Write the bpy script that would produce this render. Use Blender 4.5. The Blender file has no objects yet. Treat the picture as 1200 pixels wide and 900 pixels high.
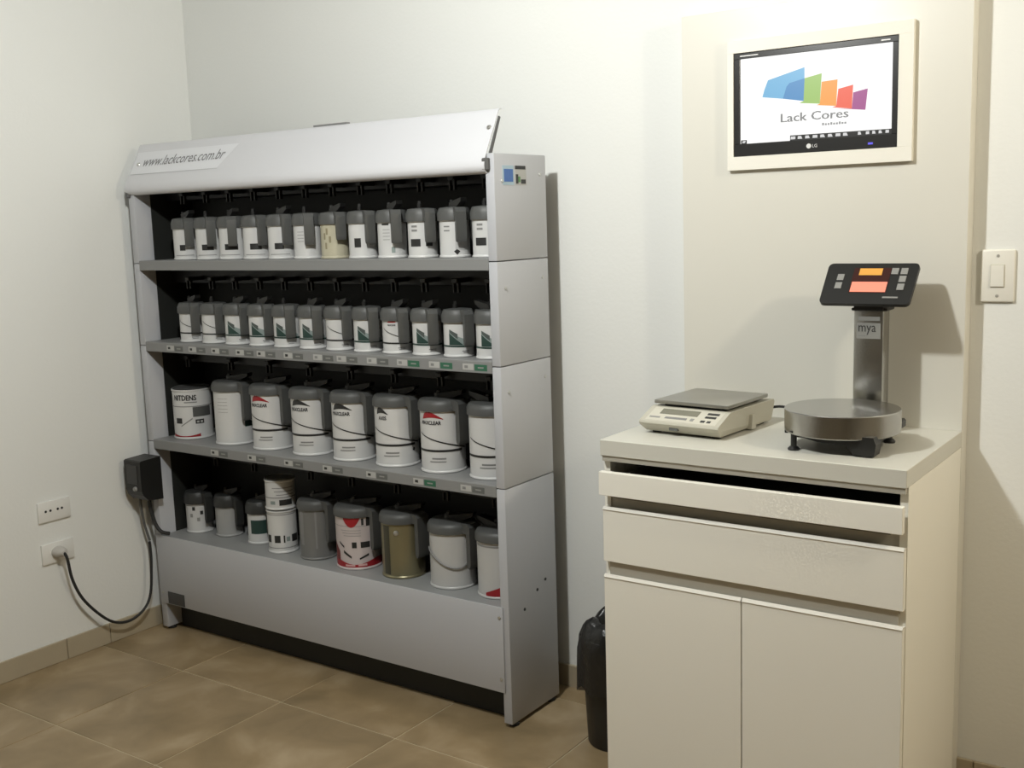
import bpy, bmesh, math, random
from mathutils import Vector, Matrix
random.seed(7)
SC = bpy.context.scene
COL = SC.collection
PI = math.pi

# ------------------------------------------------------------------ camera
def make_camera():
    cd = bpy.data.cameras.new('camera')
    cd.sensor_width = 36.0
    cd.lens = 1295.73 / 1200.0 * 36.0
    cd.clip_start = 0.05
    o = bpy.data.objects.new('camera', cd)
    COL.objects.link(o)
    ya, pi_, ro = -0.6133, -0.1481, -0.0320
    fw = Vector((math.sin(ya)*math.cos(pi_), math.cos(ya)*math.cos(pi_), math.sin(pi_)))
    r = Vector((math.cos(ya), -math.sin(ya), 0))
    u = r.cross(fw)
    r2 = r*math.cos(ro) + u*math.sin(ro)
    u2 = -r*math.sin(ro) + u*math.cos(ro)
    m = Matrix((r2, u2, -fw)).transposed().to_4x4()
    m.translation = Vector((3.4763, -2.8580, 1.4937))
    o.matrix_world = m
    SC.camera = o
make_camera()

# ------------------------------------------------------------------ world, lamps, exposure
w = bpy.data.worlds.new('world'); SC.world = w
w.use_nodes = True
w.node_tree.nodes['Background'].inputs[0].default_value = (0.9, 0.95, 1.0, 1)
w.node_tree.nodes['Background'].inputs[1].default_value = 0.0

def lamp(name, loc, power, radius, col):
    d = bpy.data.lights.new(name, 'POINT')
    d.energy = power; d.shadow_soft_size = radius; d.color = col
    o = bpy.data.objects.new(name, d); o.location = loc
    COL.objects.link(o)
    return o
lamp('ceiling_bulb', (1.95, -1.58, 2.42), 99, 0.050, (0.985, 1.0, 0.965))
lamp('ceiling_bulb', (4.25, -0.82, 2.25), 61, 0.06, (1.0, 0.90, 0.71))

SC.view_settings.view_transform = 'Standard'
SC.view_settings.look = 'None'
SC.view_settings.gamma = 1.0
SC.view_settings.use_curve_mapping = False
SC.view_settings.exposure = 0.0
SC.cycles.caustics_reflective = False

# ------------------------------------------------------------------ materials
MATS = {}
def mat(name, col, rough=0.5, metal=0.0, spec=0.5, emit=None, estr=0.0, var=0.0, vscale=8.0, bump=0.0, bscale=60.0, aniso=0.0):
    if name in MATS: return MATS[name]
    m = bpy.data.materials.new(name); m.use_nodes = True
    nt = m.node_tree; b = nt.nodes['Principled BSDF']
    b.inputs['Base Color'].default_value = (*col, 1)
    b.inputs['Roughness'].default_value = rough
    b.inputs['Metallic'].default_value = metal
    b.inputs['Specular IOR Level'].default_value = spec
    if aniso: b.inputs['Anisotropic'].default_value = aniso
    if emit:
        b.inputs['Emission Color'].default_value = (*emit, 1)
        b.inputs['Emission Strength'].default_value = estr
    if var or bump:
        tc = nt.nodes.new('ShaderNodeTexCoord')
    if var:
        n = nt.nodes.new('ShaderNodeTexNoise'); n.inputs['Scale'].default_value = vscale; n.inputs['Detail'].default_value = 5
        nt.links.new(tc.outputs['Object'], n.inputs['Vector'])
        mx = nt.nodes.new('ShaderNodeMixRGB'); mx.blend_type = 'MIX'
        mx.inputs[1].default_value = (*[c*(1-var) for c in col], 1)
        mx.inputs[2].default_value = (*[min(1, c*(1+var)) for c in col], 1)
        nt.links.new(n.outputs['Fac'], mx.inputs[0])
        nt.links.new(mx.outputs[0], b.inputs['Base Color'])
    if bump:
        n2 = nt.nodes.new('ShaderNodeTexNoise'); n2.inputs['Scale'].default_value = bscale; n2.inputs['Detail'].default_value = 4
        nt.links.new(tc.outputs['Object'], n2.inputs['Vector'])
        bp = nt.nodes.new('ShaderNodeBump'); bp.inputs['Strength'].default_value = bump; bp.inputs['Distance'].default_value = 0.01
        nt.links.new(n2.outputs['Fac'], bp.inputs['Height'])
        nt.links.new(bp.outputs[0], b.inputs['Normal'])
    MATS[name] = m
    return m

def tile_mat():
    m = bpy.data.materials.new('beige_marbled_tile'); m.use_nodes = True
    nt = m.node_tree; b = nt.nodes['Principled BSDF']
    tc = nt.nodes.new('ShaderNodeTexCoord'); oi = nt.nodes.new('ShaderNodeObjectInfo')
    add = nt.nodes.new('ShaderNodeVectorMath'); add.operation = 'MULTIPLY_ADD'
    comb = nt.nodes.new('ShaderNodeCombineXYZ')
    nt.links.new(oi.outputs['Random'], comb.inputs[0]); nt.links.new(oi.outputs['Random'], comb.inputs[1])
    add.inputs[1].default_value = (17, 31, 0)
    nt.links.new(comb.outputs[0], add.inputs[0]); nt.links.new(tc.outputs['Object'], add.inputs[2])
    n = nt.nodes.new('ShaderNodeTexNoise'); n.inputs['Scale'].default_value = 5.0; n.inputs['Detail'].default_value = 8; n.inputs['Distortion'].default_value = 0.5
    nt.links.new(add.outputs[0], n.inputs['Vector'])
    cr = nt.nodes.new('ShaderNodeValToRGB')
    e = cr.color_ramp.elements
    e[0].position = 0.30; e[0].color = (0.215, 0.158, 0.085, 1)
    e[1].position = 0.74; e[1].color = (0.42, 0.325, 0.205, 1)
    k = e.new(0.52); k.color = (0.305, 0.223, 0.124, 1)
    nt.links.new(n.outputs['Fac'], cr.inputs[0])
    nt.links.new(cr.outputs[0], b.inputs['Base Color'])
    b.inputs['Roughness'].default_value = 0.33
    n2 = nt.nodes.new('ShaderNodeTexNoise'); n2.inputs['Scale'].default_value = 9
    nt.links.new(add.outputs[0], n2.inputs['Vector'])
    bp = nt.nodes.new('ShaderNodeBump'); bp.inputs['Strength'].default_value = 0.12; bp.inputs['Distance'].default_value = 0.01
    nt.links.new(n2.outputs['Fac'], bp.inputs['Height']); nt.links.new(bp.outputs[0], b.inputs['Normal'])
    return m

M_WALL = mat('white_wall_paint', (0.79, 0.80, 0.78), 0.75, var=0.015, vscale=2.0, bump=0.06, bscale=90)
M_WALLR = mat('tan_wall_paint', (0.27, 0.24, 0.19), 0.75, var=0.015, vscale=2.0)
M_CEIL = mat('ceiling_paint', (0.25, 0.245, 0.235), 0.85)
M_TILE = tile_mat()
M_GROUT = mat('pale_grout', (0.50, 0.43, 0.30), 0.9)
M_SKIRT = mat('skirting_tile', (0.42, 0.36, 0.26), 0.35, var=0.12, vscale=7)
M_RACK = mat('rack_grey_enamel', (0.475, 0.485, 0.515), 0.42, var=0.02, vscale=3)
M_HOOD = mat('hood_white_enamel', (0.635, 0.64, 0.67), 0.38)
M_SHELF = mat('shelf_grey_enamel', (0.23, 0.233, 0.233), 0.45, var=0.03, vscale=6)
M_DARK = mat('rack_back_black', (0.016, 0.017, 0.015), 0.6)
M_DARKM = mat('drive_black_metal', (0.007, 0.007, 0.007), 0.45)
M_BLACK = mat('black_plastic', (0.011, 0.011, 0.0105), 0.42)
M_RUBBER = mat('black_rubber', (0.016, 0.016, 0.016), 0.65)
M_BAG = mat('black_bag_film', (0.008, 0.008, 0.008), 0.30, bump=0.5, bscale=28)
M_CAN = mat('can_white_print', (0.60, 0.60, 0.595), 0.38)
M_CANG = mat('can_grey_white', (0.36, 0.36, 0.355), 0.4)
M_CANS = mat('can_bare_grey', (0.17, 0.17, 0.165), 0.45)
M_CREAM = mat('can_cream', (0.46, 0.43, 0.32), 0.42, var=0.15, vscale=25)
M_GOLD = mat('can_gold_lacquer', (0.27, 0.245, 0.15), 0.34, metal=0.6, var=0.08, vscale=12)
M_TIN = mat('tin_rim', (0.55, 0.55, 0.53), 0.3, metal=0.8)
M_LID = mat('lid_grey_plastic', (0.078, 0.080, 0.078), 0.5)
M_LIDD = mat('shaded_lid_and_key_plastic', (0.030, 0.031, 0.030), 0.5)  # lid grey with the bay's shade put into it; balance keys share it
M_INK = mat('black_ink', (0.02, 0.02, 0.02), 0.5)
M_GINK = mat('grey_ink', (0.22, 0.22, 0.22), 0.5)
M_GREEN = mat('dark_green_ink', (0.018, 0.048, 0.040), 0.5)
M_TEAL = mat('teal_grey_ink', (0.24, 0.29, 0.28), 0.5)
M_RED = mat('red_ink', (0.30, 0.012, 0.018), 0.45)
M_PAPER = mat('white_paper', (0.44, 0.44, 0.425), 0.6)
M_GTAG = mat('green_tag', (0.03, 0.13, 0.075), 0.5)
M_DTAG = mat('dark_tag', (0.12, 0.125, 0.12), 0.5)
M_LAM = mat('white_laminate', (0.84, 0.82, 0.745), 0.6, spec=0.3, var=0.01, vscale=3)
M_LAMP = mat('panel_laminate', (0.71, 0.695, 0.632), 0.36, var=0.01, vscale=3)
M_INNER = mat('cabinet_inside', (0.17, 0.165, 0.15), 0.6)
M_ALU = mat('aluminium_profile', (0.50, 0.48, 0.42), 0.4, metal=0.3)
M_STEEL = mat('brushed_steel', (0.50, 0.495, 0.475), 0.25, metal=1.0, bump=0.02, bscale=200, aniso=0.5)
M_STEELP = mat('pan_steel', (0.40, 0.39, 0.355), 0.36, metal=0.85)
M_BEIGE = mat('scale_beige_plastic', (0.50, 0.48, 0.405), 0.45)
M_BEIGEL = mat('scale_keypad_film', (0.60, 0.58, 0.50), 0.4)
M_LCD = mat('lcd_grey', (0.19, 0.185, 0.14), 0.25)
M_PLATE = mat('switch_plate_plastic', (0.79, 0.775, 0.715), 0.35)
M_SOCK = mat('socket_plate_plastic', (0.78, 0.775, 0.745), 0.4)
M_KEY = mat('grey_key', (0.27, 0.27, 0.26), 0.5)
M_AMBER = mat('amber_display', (0.6, 0.30, 0.06), 0.4, emit=(1.0, 0.46, 0.07), estr=0.25)
M_REDD = mat('red_display', (0.6, 0.2, 0.15), 0.4, emit=(1.0, 0.27, 0.16), estr=0.55)
M_REDB = mat('red_display_surround', (0.045, 0.012, 0.010), 0.3)
M_SCREEN = mat('screen_white', (0.02, 0.02, 0.02), 0.25, emit=(1.0, 1.0, 0.98), estr=1.05)
def glow(name, c, s=0.9):
    m = mat(name, (0.02, 0.02, 0.02), 0.3, emit=c, estr=s)
    m.cycles.emission_sampling = 'NONE'     # tiny screen prints: no light sampling needed
    return m

# ------------------------------------------------------------------ mesh helpers
class MB:
    def __init__(s): s.v = []; s.f = []
    def add(s, vs, fs):
        n = len(s.v); s.v += [tuple(v) for v in vs]; s.f += [tuple(i+n for i in f) for f in fs]; return s
    def box(s, x0, x1, y0, y1, z0, z1, bev=0.0, seg=2):
        bm = bmesh.new(); bmesh.ops.create_cube(bm, size=1)
        for v in bm.verts:
            v.co = Vector(((x0+x1)/2+v.co.x*(x1-x0), (y0+y1)/2+v.co.y*(y1-y0), (z0+z1)/2+v.co.z*(z1-z0)))
        if bev > 0: bmesh.ops.bevel(bm, geom=bm.edges[:], offset=bev, segments=seg, profile=0.5, affect='EDGES')
        bm.verts.ensure_lookup_table()
        s.add([v.co[:] for v in bm.verts], [[v.index for v in f.verts] for f in bm.faces]); bm.free(); return s
    def prism(s, pts, fn, d0, d1):
        """2D outline pts mapped by fn(a, b, d) and extruded d0..d1"""
        n = len(pts)
        vs = [fn(a, b, d0) for a, b in pts] + [fn(a, b, d1) for a, b in pts]
        fs = [list(range(n))[::-1], list(range(n, 2*n))] + [[i, (i+1) % n, n+(i+1) % n, n+i] for i in range(n)]
        return s.add(vs, fs)
    def lathe(s, prof, seg=28, c=(0, 0, 0), sx=1, sy=1):
        vs = []; fs = []; n = len(prof)
        for i in range(seg):
            a = 2*PI*i/seg
            for r, z in prof: vs.append((c[0]+r*math.cos(a)*sx, c[1]+r*math.sin(a)*sy, c[2]+z))
        for i in range(seg):
            j = (i+1) % seg
            for k in range(n-1):
                if prof[k][0] == 0 and prof[k+1][0] == 0: continue
                fs.append((i*n+k, j*n+k, j*n+k+1, i*n+k+1))
        return s.add(vs, fs)
    def tube(s, pts, r, seg=8):
        P = [Vector(p) for p in pts]; n = len(P); vs = []; fs = []
        up = Vector((0, 0, 1)); prev = None
        for i, p in enumerate(P):
            t = (P[min(i+1, n-1)]-P[max(i-1, 0)]).normalized()
            a = prev if prev else (up if abs(t.z) < 0.9 else Vector((1, 0, 0)))
            a = (a - t*a.dot(t)).normalized(); b = t.cross(a); prev = a
            rr = r[i] if isinstance(r, (list, tuple)) else r
            for k in range(seg):
                q = 2*PI*k/seg; vs.append(tuple(p+(a*math.cos(q)+b*math.sin(q))*rr))
        for i in range(n-1):
            for k in range(seg):
                fs.append((i*seg+k, i*seg+(k+1) % seg, (i+1)*seg+(k+1) % seg, (i+1)*seg+k))
        fs.append(tuple(range(seg))[::-1]); fs.append(tuple((n-1)*seg+k for k in range(seg)))
        return s.add(vs, fs)
    def xf(s, fn): s.v = [tuple(fn(*v)) for v in s.v]; return s
    def mesh(s, name, m, smooth=True, ang=32, merge=True):
        me = bpy.data.meshes.new(name); me.from_pydata(s.v, [], s.f)
        bm = bmesh.new(); bm.from_mesh(me)
        if merge: bmesh.ops.remove_doubles(bm, verts=bm.verts[:], dist=1e-6)
        bmesh.ops.recalc_face_normals(bm, faces=bm.faces[:])
        bm.to_mesh(me); bm.free()
        if smooth:
            for p in me.polygons: p.use_smooth = True
            me.set_sharp_from_angle(angle=math.radians(ang))
        me.materials.append(m)
        return me
    def build(s, name, m, parent=None, **k): return obj(name, s.mesh(name, m, **k), parent)

def obj(name, me, parent=None, loc=None, rz=None):
    o = bpy.data.objects.new(name, me); COL.objects.link(o)
    if parent is not None: o.parent = parent
    if loc is not None: o.location = loc
    if rz is not None: o.rotation_euler = (0, 0, rz)
    return o
def thing(name, label, cat, loc=(0, 0, 0), rz=0.0, group=None):
    o = bpy.data.objects.new(name, None); o.empty_display_size = 0.05; COL.objects.link(o)
    o.location = loc; o.rotation_euler = (0, 0, rz)
    return tag(o, label, cat, group)
def tag(o, label, cat, group=None):
    o['label'] = label; o['category'] = cat
    if group: o['group'] = group
    return o
def struct(o): o['kind'] = 'structure'; return o
def smooth_path(pts, n=6):
    P = [Vector(p) for p in pts]; out = []
    for i in range(len(P)-1):
        p0, p1, p2, p3 = P[max(i-1, 0)], P[i], P[i+1], P[min(i+2, len(P)-1)]
        for k in range(n):
            t = k/n
            out.append(0.5*((2*p1)+(-p0+p2)*t+(2*p0-5*p1+4*p2-p3)*t*t+(-p0+3*p1-3*p2+p3)*t**3))
    out.append(P[-1]); return out
TXT = {}
def text2d(s, height, width=None, shear=0.0):
    """flat lettering as 2D verts and faces; lower left at 0,0"""
    key = (s, shear)
    if key not in TXT:
        cu = bpy.data.curves.new('lettering', 'FONT'); cu.body = s; cu.size = 1; cu.resolution_u = 2; cu.shear = shear
        o = bpy.data.objects.new('lettering', cu); COL.objects.link(o)
        dg = bpy.context.evaluated_depsgraph_get(); dg.update()
        me = bpy.data.meshes.new_from_object(o.evaluated_get(dg))
        vs = [(v.co.x, v.co.y) for v in me.vertices]; fs = [tuple(p.vertices) for p in me.polygons]
        bpy.data.objects.remove(o); bpy.data.curves.remove(cu); bpy.data.meshes.remove(me)
        x0 = min(v[0] for v in vs); x1 = max(v[0] for v in vs); y1 = max(v[1] for v in vs)
        TXT[key] = ([(a-x0, b) for a, b in vs], fs, x1-x0, y1)
    vs, fs, wd, ht = TXT[key]
    sy = height/ht; sx = width/wd if width else sy
    return [(a*sx, b*sy) for a, b in vs], fs, wd*sx

# ------------------------------------------------------------------ room shell
RX, RY, RZ = 5.2, -5.6, 2.62
def box_struct(name, m, *b):
    return struct(MB().box(*b).build(name, m, smooth=False))
floor = box_struct('floor', M_GROUT, -0.12, RX+0.12, RY-0.12, 0.12, -0.10, -0.0025)
box_struct('wall_back', M_WALL, -0.12, RX+0.12, 0.0, 0.12, -0.1, RZ+0.1)
box_struct('wall_left', M_WALL, -0.12, 0.0, RY, 0.0, -0.1, RZ+0.1)
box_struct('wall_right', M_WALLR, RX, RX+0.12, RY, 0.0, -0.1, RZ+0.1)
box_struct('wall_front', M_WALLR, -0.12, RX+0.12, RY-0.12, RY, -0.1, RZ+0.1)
box_struct('ceiling', M_CEIL, 0.0, RX, RY, 0.0, RZ, RZ+0.1)
# floor tiles on a 0.479 m grid
P = 0.479; T = 0.4745
tm = MB()
h = T/2
tm.add([(-h, -h, -0.02), (h, -h, -0.02), (h, h, -0.02), (-h, h, -0.02), (-h, -h, -0.0012), (h, -h, -0.0012), (h, h, -0.0012), (-h, h, -0.0012),
        (-h+.0015, -h+.0015, 0), (h-.0015, -h+.0015, 0), (h-.0015, h-.0015, 0), (-h+.0015, h-.0015, 0)],
       [(3, 2, 1, 0), (0, 1, 5, 4), (1, 2, 6, 5), (2, 3, 7, 6), (3, 0, 4, 7), (4, 5, 9, 8), (5, 6, 10, 9), (6, 7, 11, 10), (7, 4, 8, 11), (8, 9, 10, 11)])
tile_me = tm.mesh('floor_tile', M_TILE, smooth=False)
i = 0
x = 0.932-P*2+P/2
while x < RX+0.05:
    y = -0.576+P+P/2
    while y > RY-0.05:
        o = obj('floor_tile', tile_me, floor, (x, y, random.uniform(-0.0004, 0.0004)))
        y -= P
    x += P
# skirting tiles, left wall and back wall
bl = struct(MB().box(0, 0.004, RY, 0, 0, 0.072).build('baseboard_left', M_GROUT, smooth=False))
cuts = [-0.03, -0.064, -0.543, -0.719] + [-0.719-P*k for k in range(1, 10)]
for a, b in zip(cuts[1:], cuts[:-1]):
    MB().box(0, 0.010, max(a, RY)+0.0015, b-0.0015, 0, 0.0737, 0.0015, 1).build('skirting_tile', M_SKIRT, bl, smooth=False)
bb = struct(MB().box(0, RX, -0.004, 0, 0, 0.072).build('baseboard_back', M_GROUT, smooth=False))
xx = 0.012
while xx < RX:
    e = min(xx+P, RX)
    if not (2.0 < xx and e < 2.8):
        MB().box(xx+0.0015, e-0.0015, -0.010, 0, 0, 0.0737, 0.0015, 1).build('skirting_tile', M_SKIRT, bb, smooth=False)
    xx += P

# ------------------------------------------------------------------ paint mixing rack
XL, XR, YF, YB = 0.060, 1.6745, -0.3509, -0.0924
XLI, XRI = 0.092, 1.6445
SEAM = [0.0, 0.7269, 1.0813, 1.3775, 1.6758]
SH = [1.3874, 1.0956, 0.7346]          # shelf tops
rack = thing('paint_rack', 'tall grey steel paint mixing rack with a white hood and four shelf levels of cans', 'rack')
for side, (a, b) in (('l', (XL, XLI)), ('r', (XRI, XR))):
    for k in range(4):
        z0 = SEAM[k]+(0.012 if k == 0 else 0.0012); z1 = SEAM[k+1]-0.0012
        sp = MB().box(a, b, YF, YB, z0, z1, 0.0025, 2).build('side_panel', M_RACK, rack)
        if side == 'r':
            for (yy, zz) in ([(-0.315, z1-0.075), (-0.125, z1-0.055)] if k else [(-0.27, 0.345), (-0.20, 0.385), (-0.155, 0.405)]):
                sc = MB().lathe([(0, 0), (0.005, 0), (0.0045, 0.002), (0, 0.0028)], 10)
                sc.xf(lambda x, y, z, yy=yy, zz=zz: (XR+z, yy+x, zz+y))
                sc.build('screw', M_TIN if k else M_INK, sp)
            if k == 3:   # stickers
                st = MB().box(XR, XR+0.0006, -0.312, -0.258, 1.588, 1.642).build('sticker', mat('sticker_pale_blue', (0.40, 0.53, 0.62), 0.5), sp, smooth=False)
                MB().box(XR, XR+0.0011, -0.305, -0.262, 1.597, 1.632).build('sticker_print', mat('sticker_blue', (0.06, 0.15, 0.42), 0.5), st, smooth=False)
                st = MB().box(XR, XR+0.0006, -0.250, -0.196, 1.588, 1.642).build('sticker', M_PAPER, sp, smooth=False)
                MB().box(XR, XR+0.0011, -0.250, -0.199, 1.632, 1.642).box(XR, XR+0.0011, -0.248, -0.236, 1.592, 1.618).box(XR, XR+0.0011, -0.222, -0.199, 1.592, 1.604).build('sticker_print', M_INK, st, smooth=False)
                MB().box(XR, XR+0.0012, -0.236, -0.226, 1.596, 1.612).build('sticker_print', mat('sticker_green', (0.10, 0.25, 0.08), 0.5), st, smooth=False)
    for yy in (YF+0.03, YB-0.03):
        MB().lathe([(0, 0), (0.016, 0), (0.016, 0.008), (0.012, 0.0125), (0, 0.0125)], 14, ((a+b)/2, yy, 0)).build('foot', M_RUBBER, rack)
MB().box(XLI, XRI, YB-0.004, YB, 0.11, 1.66).build('back_panel', M_DARK, rack, smooth=False)
MB().box(XLI, XRI, -0.30, YB, 1.655, 1.668).build('top_panel', M_DARK, rack, smooth=False)
# bottom deck with kick panel
MB().box(XLI, XRI, -0.287, -0.272, 0.0, 0.345).build('void_shade_sheet', M_DARK, rack, smooth=False)  # black sheet standing in for the shaded void under the rack
for a_, b_ in ((XLI, XLI+0.002), (XRI-0.002, XRI)):
    MB().box(a_, b_, -0.283, YB-0.004, 0.370, 1.655).build('inner_dark_sheet', M_DARK, rack, smooth=False)  # thin black sheets over the inner faces of the side panels
MB().box(XLI, XRI, YF+0.002, YB-0.004, 0.350, 0.3692, 0.001, 1).build('bottom_shelf', mat('deck_grey_enamel', (0.27, 0.275, 0.275), 0.45), rack, smooth=False)
kick = MB().box(XL+0.004, XR-0.020, YF-0.0045, YF, 0.1082, 0.3720, 0.0016, 2).build('kick_panel', M_RACK, rack)
MB().box(0.112, 0.205, YF-0.0060, YF-0.0045, 0.112, 0.158).build('data_plate', mat('data_plate_dark', (0.05, 0.05, 0.05), 0.35), kick, smooth=False)
for xx, zz in ((0.082, 0.150), (XR-0.032, 0.150), (XR-0.032, 0.340)):
    MB().lathe([(0, 0), (0.006, 0), (0.005, 0.002), (0, 0.003)], 10).xf(lambda x, y, z, xx=xx, zz=zz: (xx+x, YF-0.0045-z, zz+y)).build('screw', M_TIN, kick)
# shelves with front lip, label tags
SLOTS = [0.263+0.1205*k for k in range(12)]
TAG2 = [0.256, 0.375, 0.495, 0.619, 0.722, 0.85, 0.984, 1.087, 1.214, 1.336, 1.46, 1.585]
TAG3 = [0.453, 0.643, 0.82, 0.998, 1.187, 1.379, 1.56]
for n, z in enumerate(SH):
    s = MB()
    s.prism([(YF, z-0.034), (YF+0.003, z-0.034), (YF+0.003, z-0.0045), (YB-0.004, z-0.0045), (YB-0.004, z), (YF+0.002, z), (YF, z-0.002)], lambda a, b, d: (d, a, b), XLI, XRI)
    sh = s.build('shelf', M_SHELF, rack, ang=20)
    for k, xx in enumerate(([], TAG2, TAG3)[n]):
        zc = z-0.018
        MB().box(xx-0.045, xx-0.006, YF-0.0008, YF, zc-0.009, zc+0.009).build('label_tag', M_PAPER, sh, smooth=False)
        MB().box(xx-0.038, xx-0.026, YF-0.0013, YF-0.0008, zc-0.004, zc+0.004).build('label_print', M_INK if k < 6 else M_GINK, sh, smooth=False)
        g = (n == 1 and k >= 9) or (n == 2 and k == 5)
        MB().box(xx-0.002, xx+0.042, YF-0.0008, YF, zc-0.010, zc+0.008).build('label_tag', M_GTAG if g else M_DTAG, sh, smooth=False)
        MB().box(xx+0.010, xx+0.030, YF-0.0013, YF-0.0008, zc-0.003, zc+0.001).build('label_print', M_KEY, sh, smooth=False)
# stirrer drive rails with forks
for n, (z0, z1, slots) in enumerate(((1.598, 1.650, SLOTS), (1.300, 1.348, SLOTS), (1.010, 1.056, [0.185, .415, .61, .805, .993, 1.18, 1.367, 1.555]), (0.650, 0.696, [0.30, .50, .78, .97, 1.17, 1.37, 1.56]))):
    rl = MB().box(XLI, XRI, -0.215, YB-0.004, z0, z1, 0.002, 1).build('drive_rail', M_DARKM, rack, smooth=False)
    yc = -0.272 if n < 2 else -0.24
    for xx in slots:
        f = MB().box(xx-0.010, xx+0.010, yc-0.012, -0.215, z0+0.012, z0+0.026, 0.002, 1)
        f.box(xx-0.011, xx-0.006, yc-0.006, yc+0.006, z0-0.016, z0+0.014, 0.001, 1).box(xx+0.006, xx+0.011, yc-0.006, yc+0.006, z0-0.016, z0+0.014, 0.001, 1)
        f.build('drive_fork', M_DARKM, rl, smooth=False)
# hood
HP = [(-0.336, 1.622), (-0.346, 1.619), (-0.356, 1.622), (-0.3635, 1.630), (-0.3665, 1.642), (-0.362, 1.660), (-0.347, 1.690), (-0.329, 1.722), (-0.312, 1.750), (-0.299, 1.776), (-0.290, 1.793), (-0.284, 1.799), (-0.274, 1.800)]
HX0, HX1 = 0.064, 1.652
def off(prof, t):
    out = []
    for i, (a, b) in enumerate(prof):
        p0 = prof[max(i-1, 0)]; p1 = prof[min(i+1, len(prof)-1)]
        dx, dz = p1[0]-p0[0], p1[1]-p0[1]; l = math.hypot(dx, dz)
        out.append((a+dz/l*t, b-dx/l*t))
    return out
inner = off(HP, 0.0025)
hood = MB().prism(HP+inner[::-1], lambda a, b, d: (d, a, b), HX0, HX1).build('hood', M_HOOD, rack, ang=40)
def hood_pt(x, z, e=0.0006):
    for (a0, b0), (a1, b1) in zip(HP[4:], HP[5:]):
        if b0 <= z <= b1:
            t = (z-b0)/(b1-b0); dx, dz = a1-a0, b1-b0; l = math.hypot(dx, dz)
            return (x, a0+dx*t-dz/l*e, z+dx/l*e)
    return (x, HP[4][0]-e, z)
def hood_patch(x0, x1, z0, z1, sh=0.0, e=0.0006, n=8, name='hood_sticker', m=None):
    s = MB(); vs = []; fs = []
    for i in range(n+1):
        z = z0+(z1-z0)*i/n
        vs += [hood_pt(x0, z, e), hood_pt(x1+sh*(z-z0), z, e)]
    for i in range(n): fs.append((2*i, 2*i+1, 2*i+3, 2*i+2))
    return s.add(vs, fs).build(name, m, hood)
hood_patch(0.075, 0.535, 1.692, 1.770, 0.9, 0.0005, m=mat('hood_sticker_film', (0.72, 0.73, 0.765), 0.35))
hood_patch(0.075, 0.538, 1.690, 1.6925, 0.9, 0.0008, 2, 'sticker_edge', mat('sticker_edge_grey', (0.50, 0.51, 0.53), 0.4))
vs, fs, wd = text2d('www.lackcores.com.br', 0.033, 0.425, 0.25)
MB().add([hood_pt(0.128+a, 1.718+b+a*0.012, 0.0012) for a, b in vs], fs).build('web_address', mat('sign_grey_ink', (0.17, 0.17, 0.175), 0.5), hood, smooth=False)
for xx, zz in ((0.100, 1.727), (1.635, 1.747)):
    c = hood_pt(xx, zz, 0.0)
    MB().lathe([(0, 0), (0.008, 0), (0.006, 0.003), (0, 0.004)], 10).xf(lambda x, y, z, c=c: (c[0]+x, c[1]+y*0.45-z*0.87, c[2]+y*0.87+z*0.45)).build('screw', M_TIN, hood)
MB().box(1.640, 1.662, -0.364, -0.340, 1.628, 1.662, 0.003, 1).prism([(-0.352, 1.660), (-0.340, 1.660), (-0.287, 1.775), (-0.294, 1.778)], lambda a, b, d: (d, a, b), 1.653, 1.657).build('hood_bracket', mat('bracket_grey', (0.10, 0.10, 0.10), 0.5), rack, smooth=False)
MB().box(0.058, 0.074, -0.362, -0.340, 1.610, 1.640, 0.003, 1).build('hood_bracket', mat('bracket_grey', (0.10, 0.10, 0.10), 0.5), rack, smooth=False)
MB().box(0.930, 1.075, -0.284, -0.270, 1.7985, 1.805, 0.001, 1).build('hood_clip', mat('clip_grey', (0.20, 0.20, 0.20), 0.5), hood, smooth=False)

# control box on the left front post of the rack
cb = thing('control_box', 'black electrical control box fixed to the left front post of the paint rack', 'control box', (0.0, 0.0, 0.0))
cbp = [(-0.445, 0.560), (-0.438, 0.543), (-0.418, 0.522), (-0.354, 0.516), (-0.354, 0.676), (-0.438, 0.672), (-0.445, 0.668)]
MB().prism(cbp, lambda a, b, d: (d, a, b), 0.036, 0.128).build('housing', M_BLACK, cb, ang=20)
MB().box(0.050, 0.110, -0.4475, -0.444, 0.585, 0.655, 0.001, 1).build('front_cover', mat('cover_dark_grey', (0.035, 0.035, 0.036), 0.35), cb, smooth=False)
MB().lathe([(0, 0), (0.009, 0), (0.007, 0.008), (0, 0.008)], 12).xf(lambda x, y, z: (0.094+x, -0.445-z, 0.568+y)).build('indicator_knob', M_KEY, cb)
MB().tube(smooth_path([(0.092, -0.39, 0.525), (0.088, -0.385, 0.48), (0.095, -0.374, 0.42), (0.113, -0.364, 0.390), (0.125, -0.338, 0.3785)]), 0.007, 8).build('lead', M_RUBBER, cb)
MB().tube(smooth_path([(0.058, -0.405, 0.530), (0.052, -0.398, 0.47), (0.045, -0.385, 0.41), (0.050, -0.372, 0.35)]), 0.005, 8).build('lead', mat('lead_grey', (0.10, 0.10, 0.10), 0.5), cb)

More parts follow.
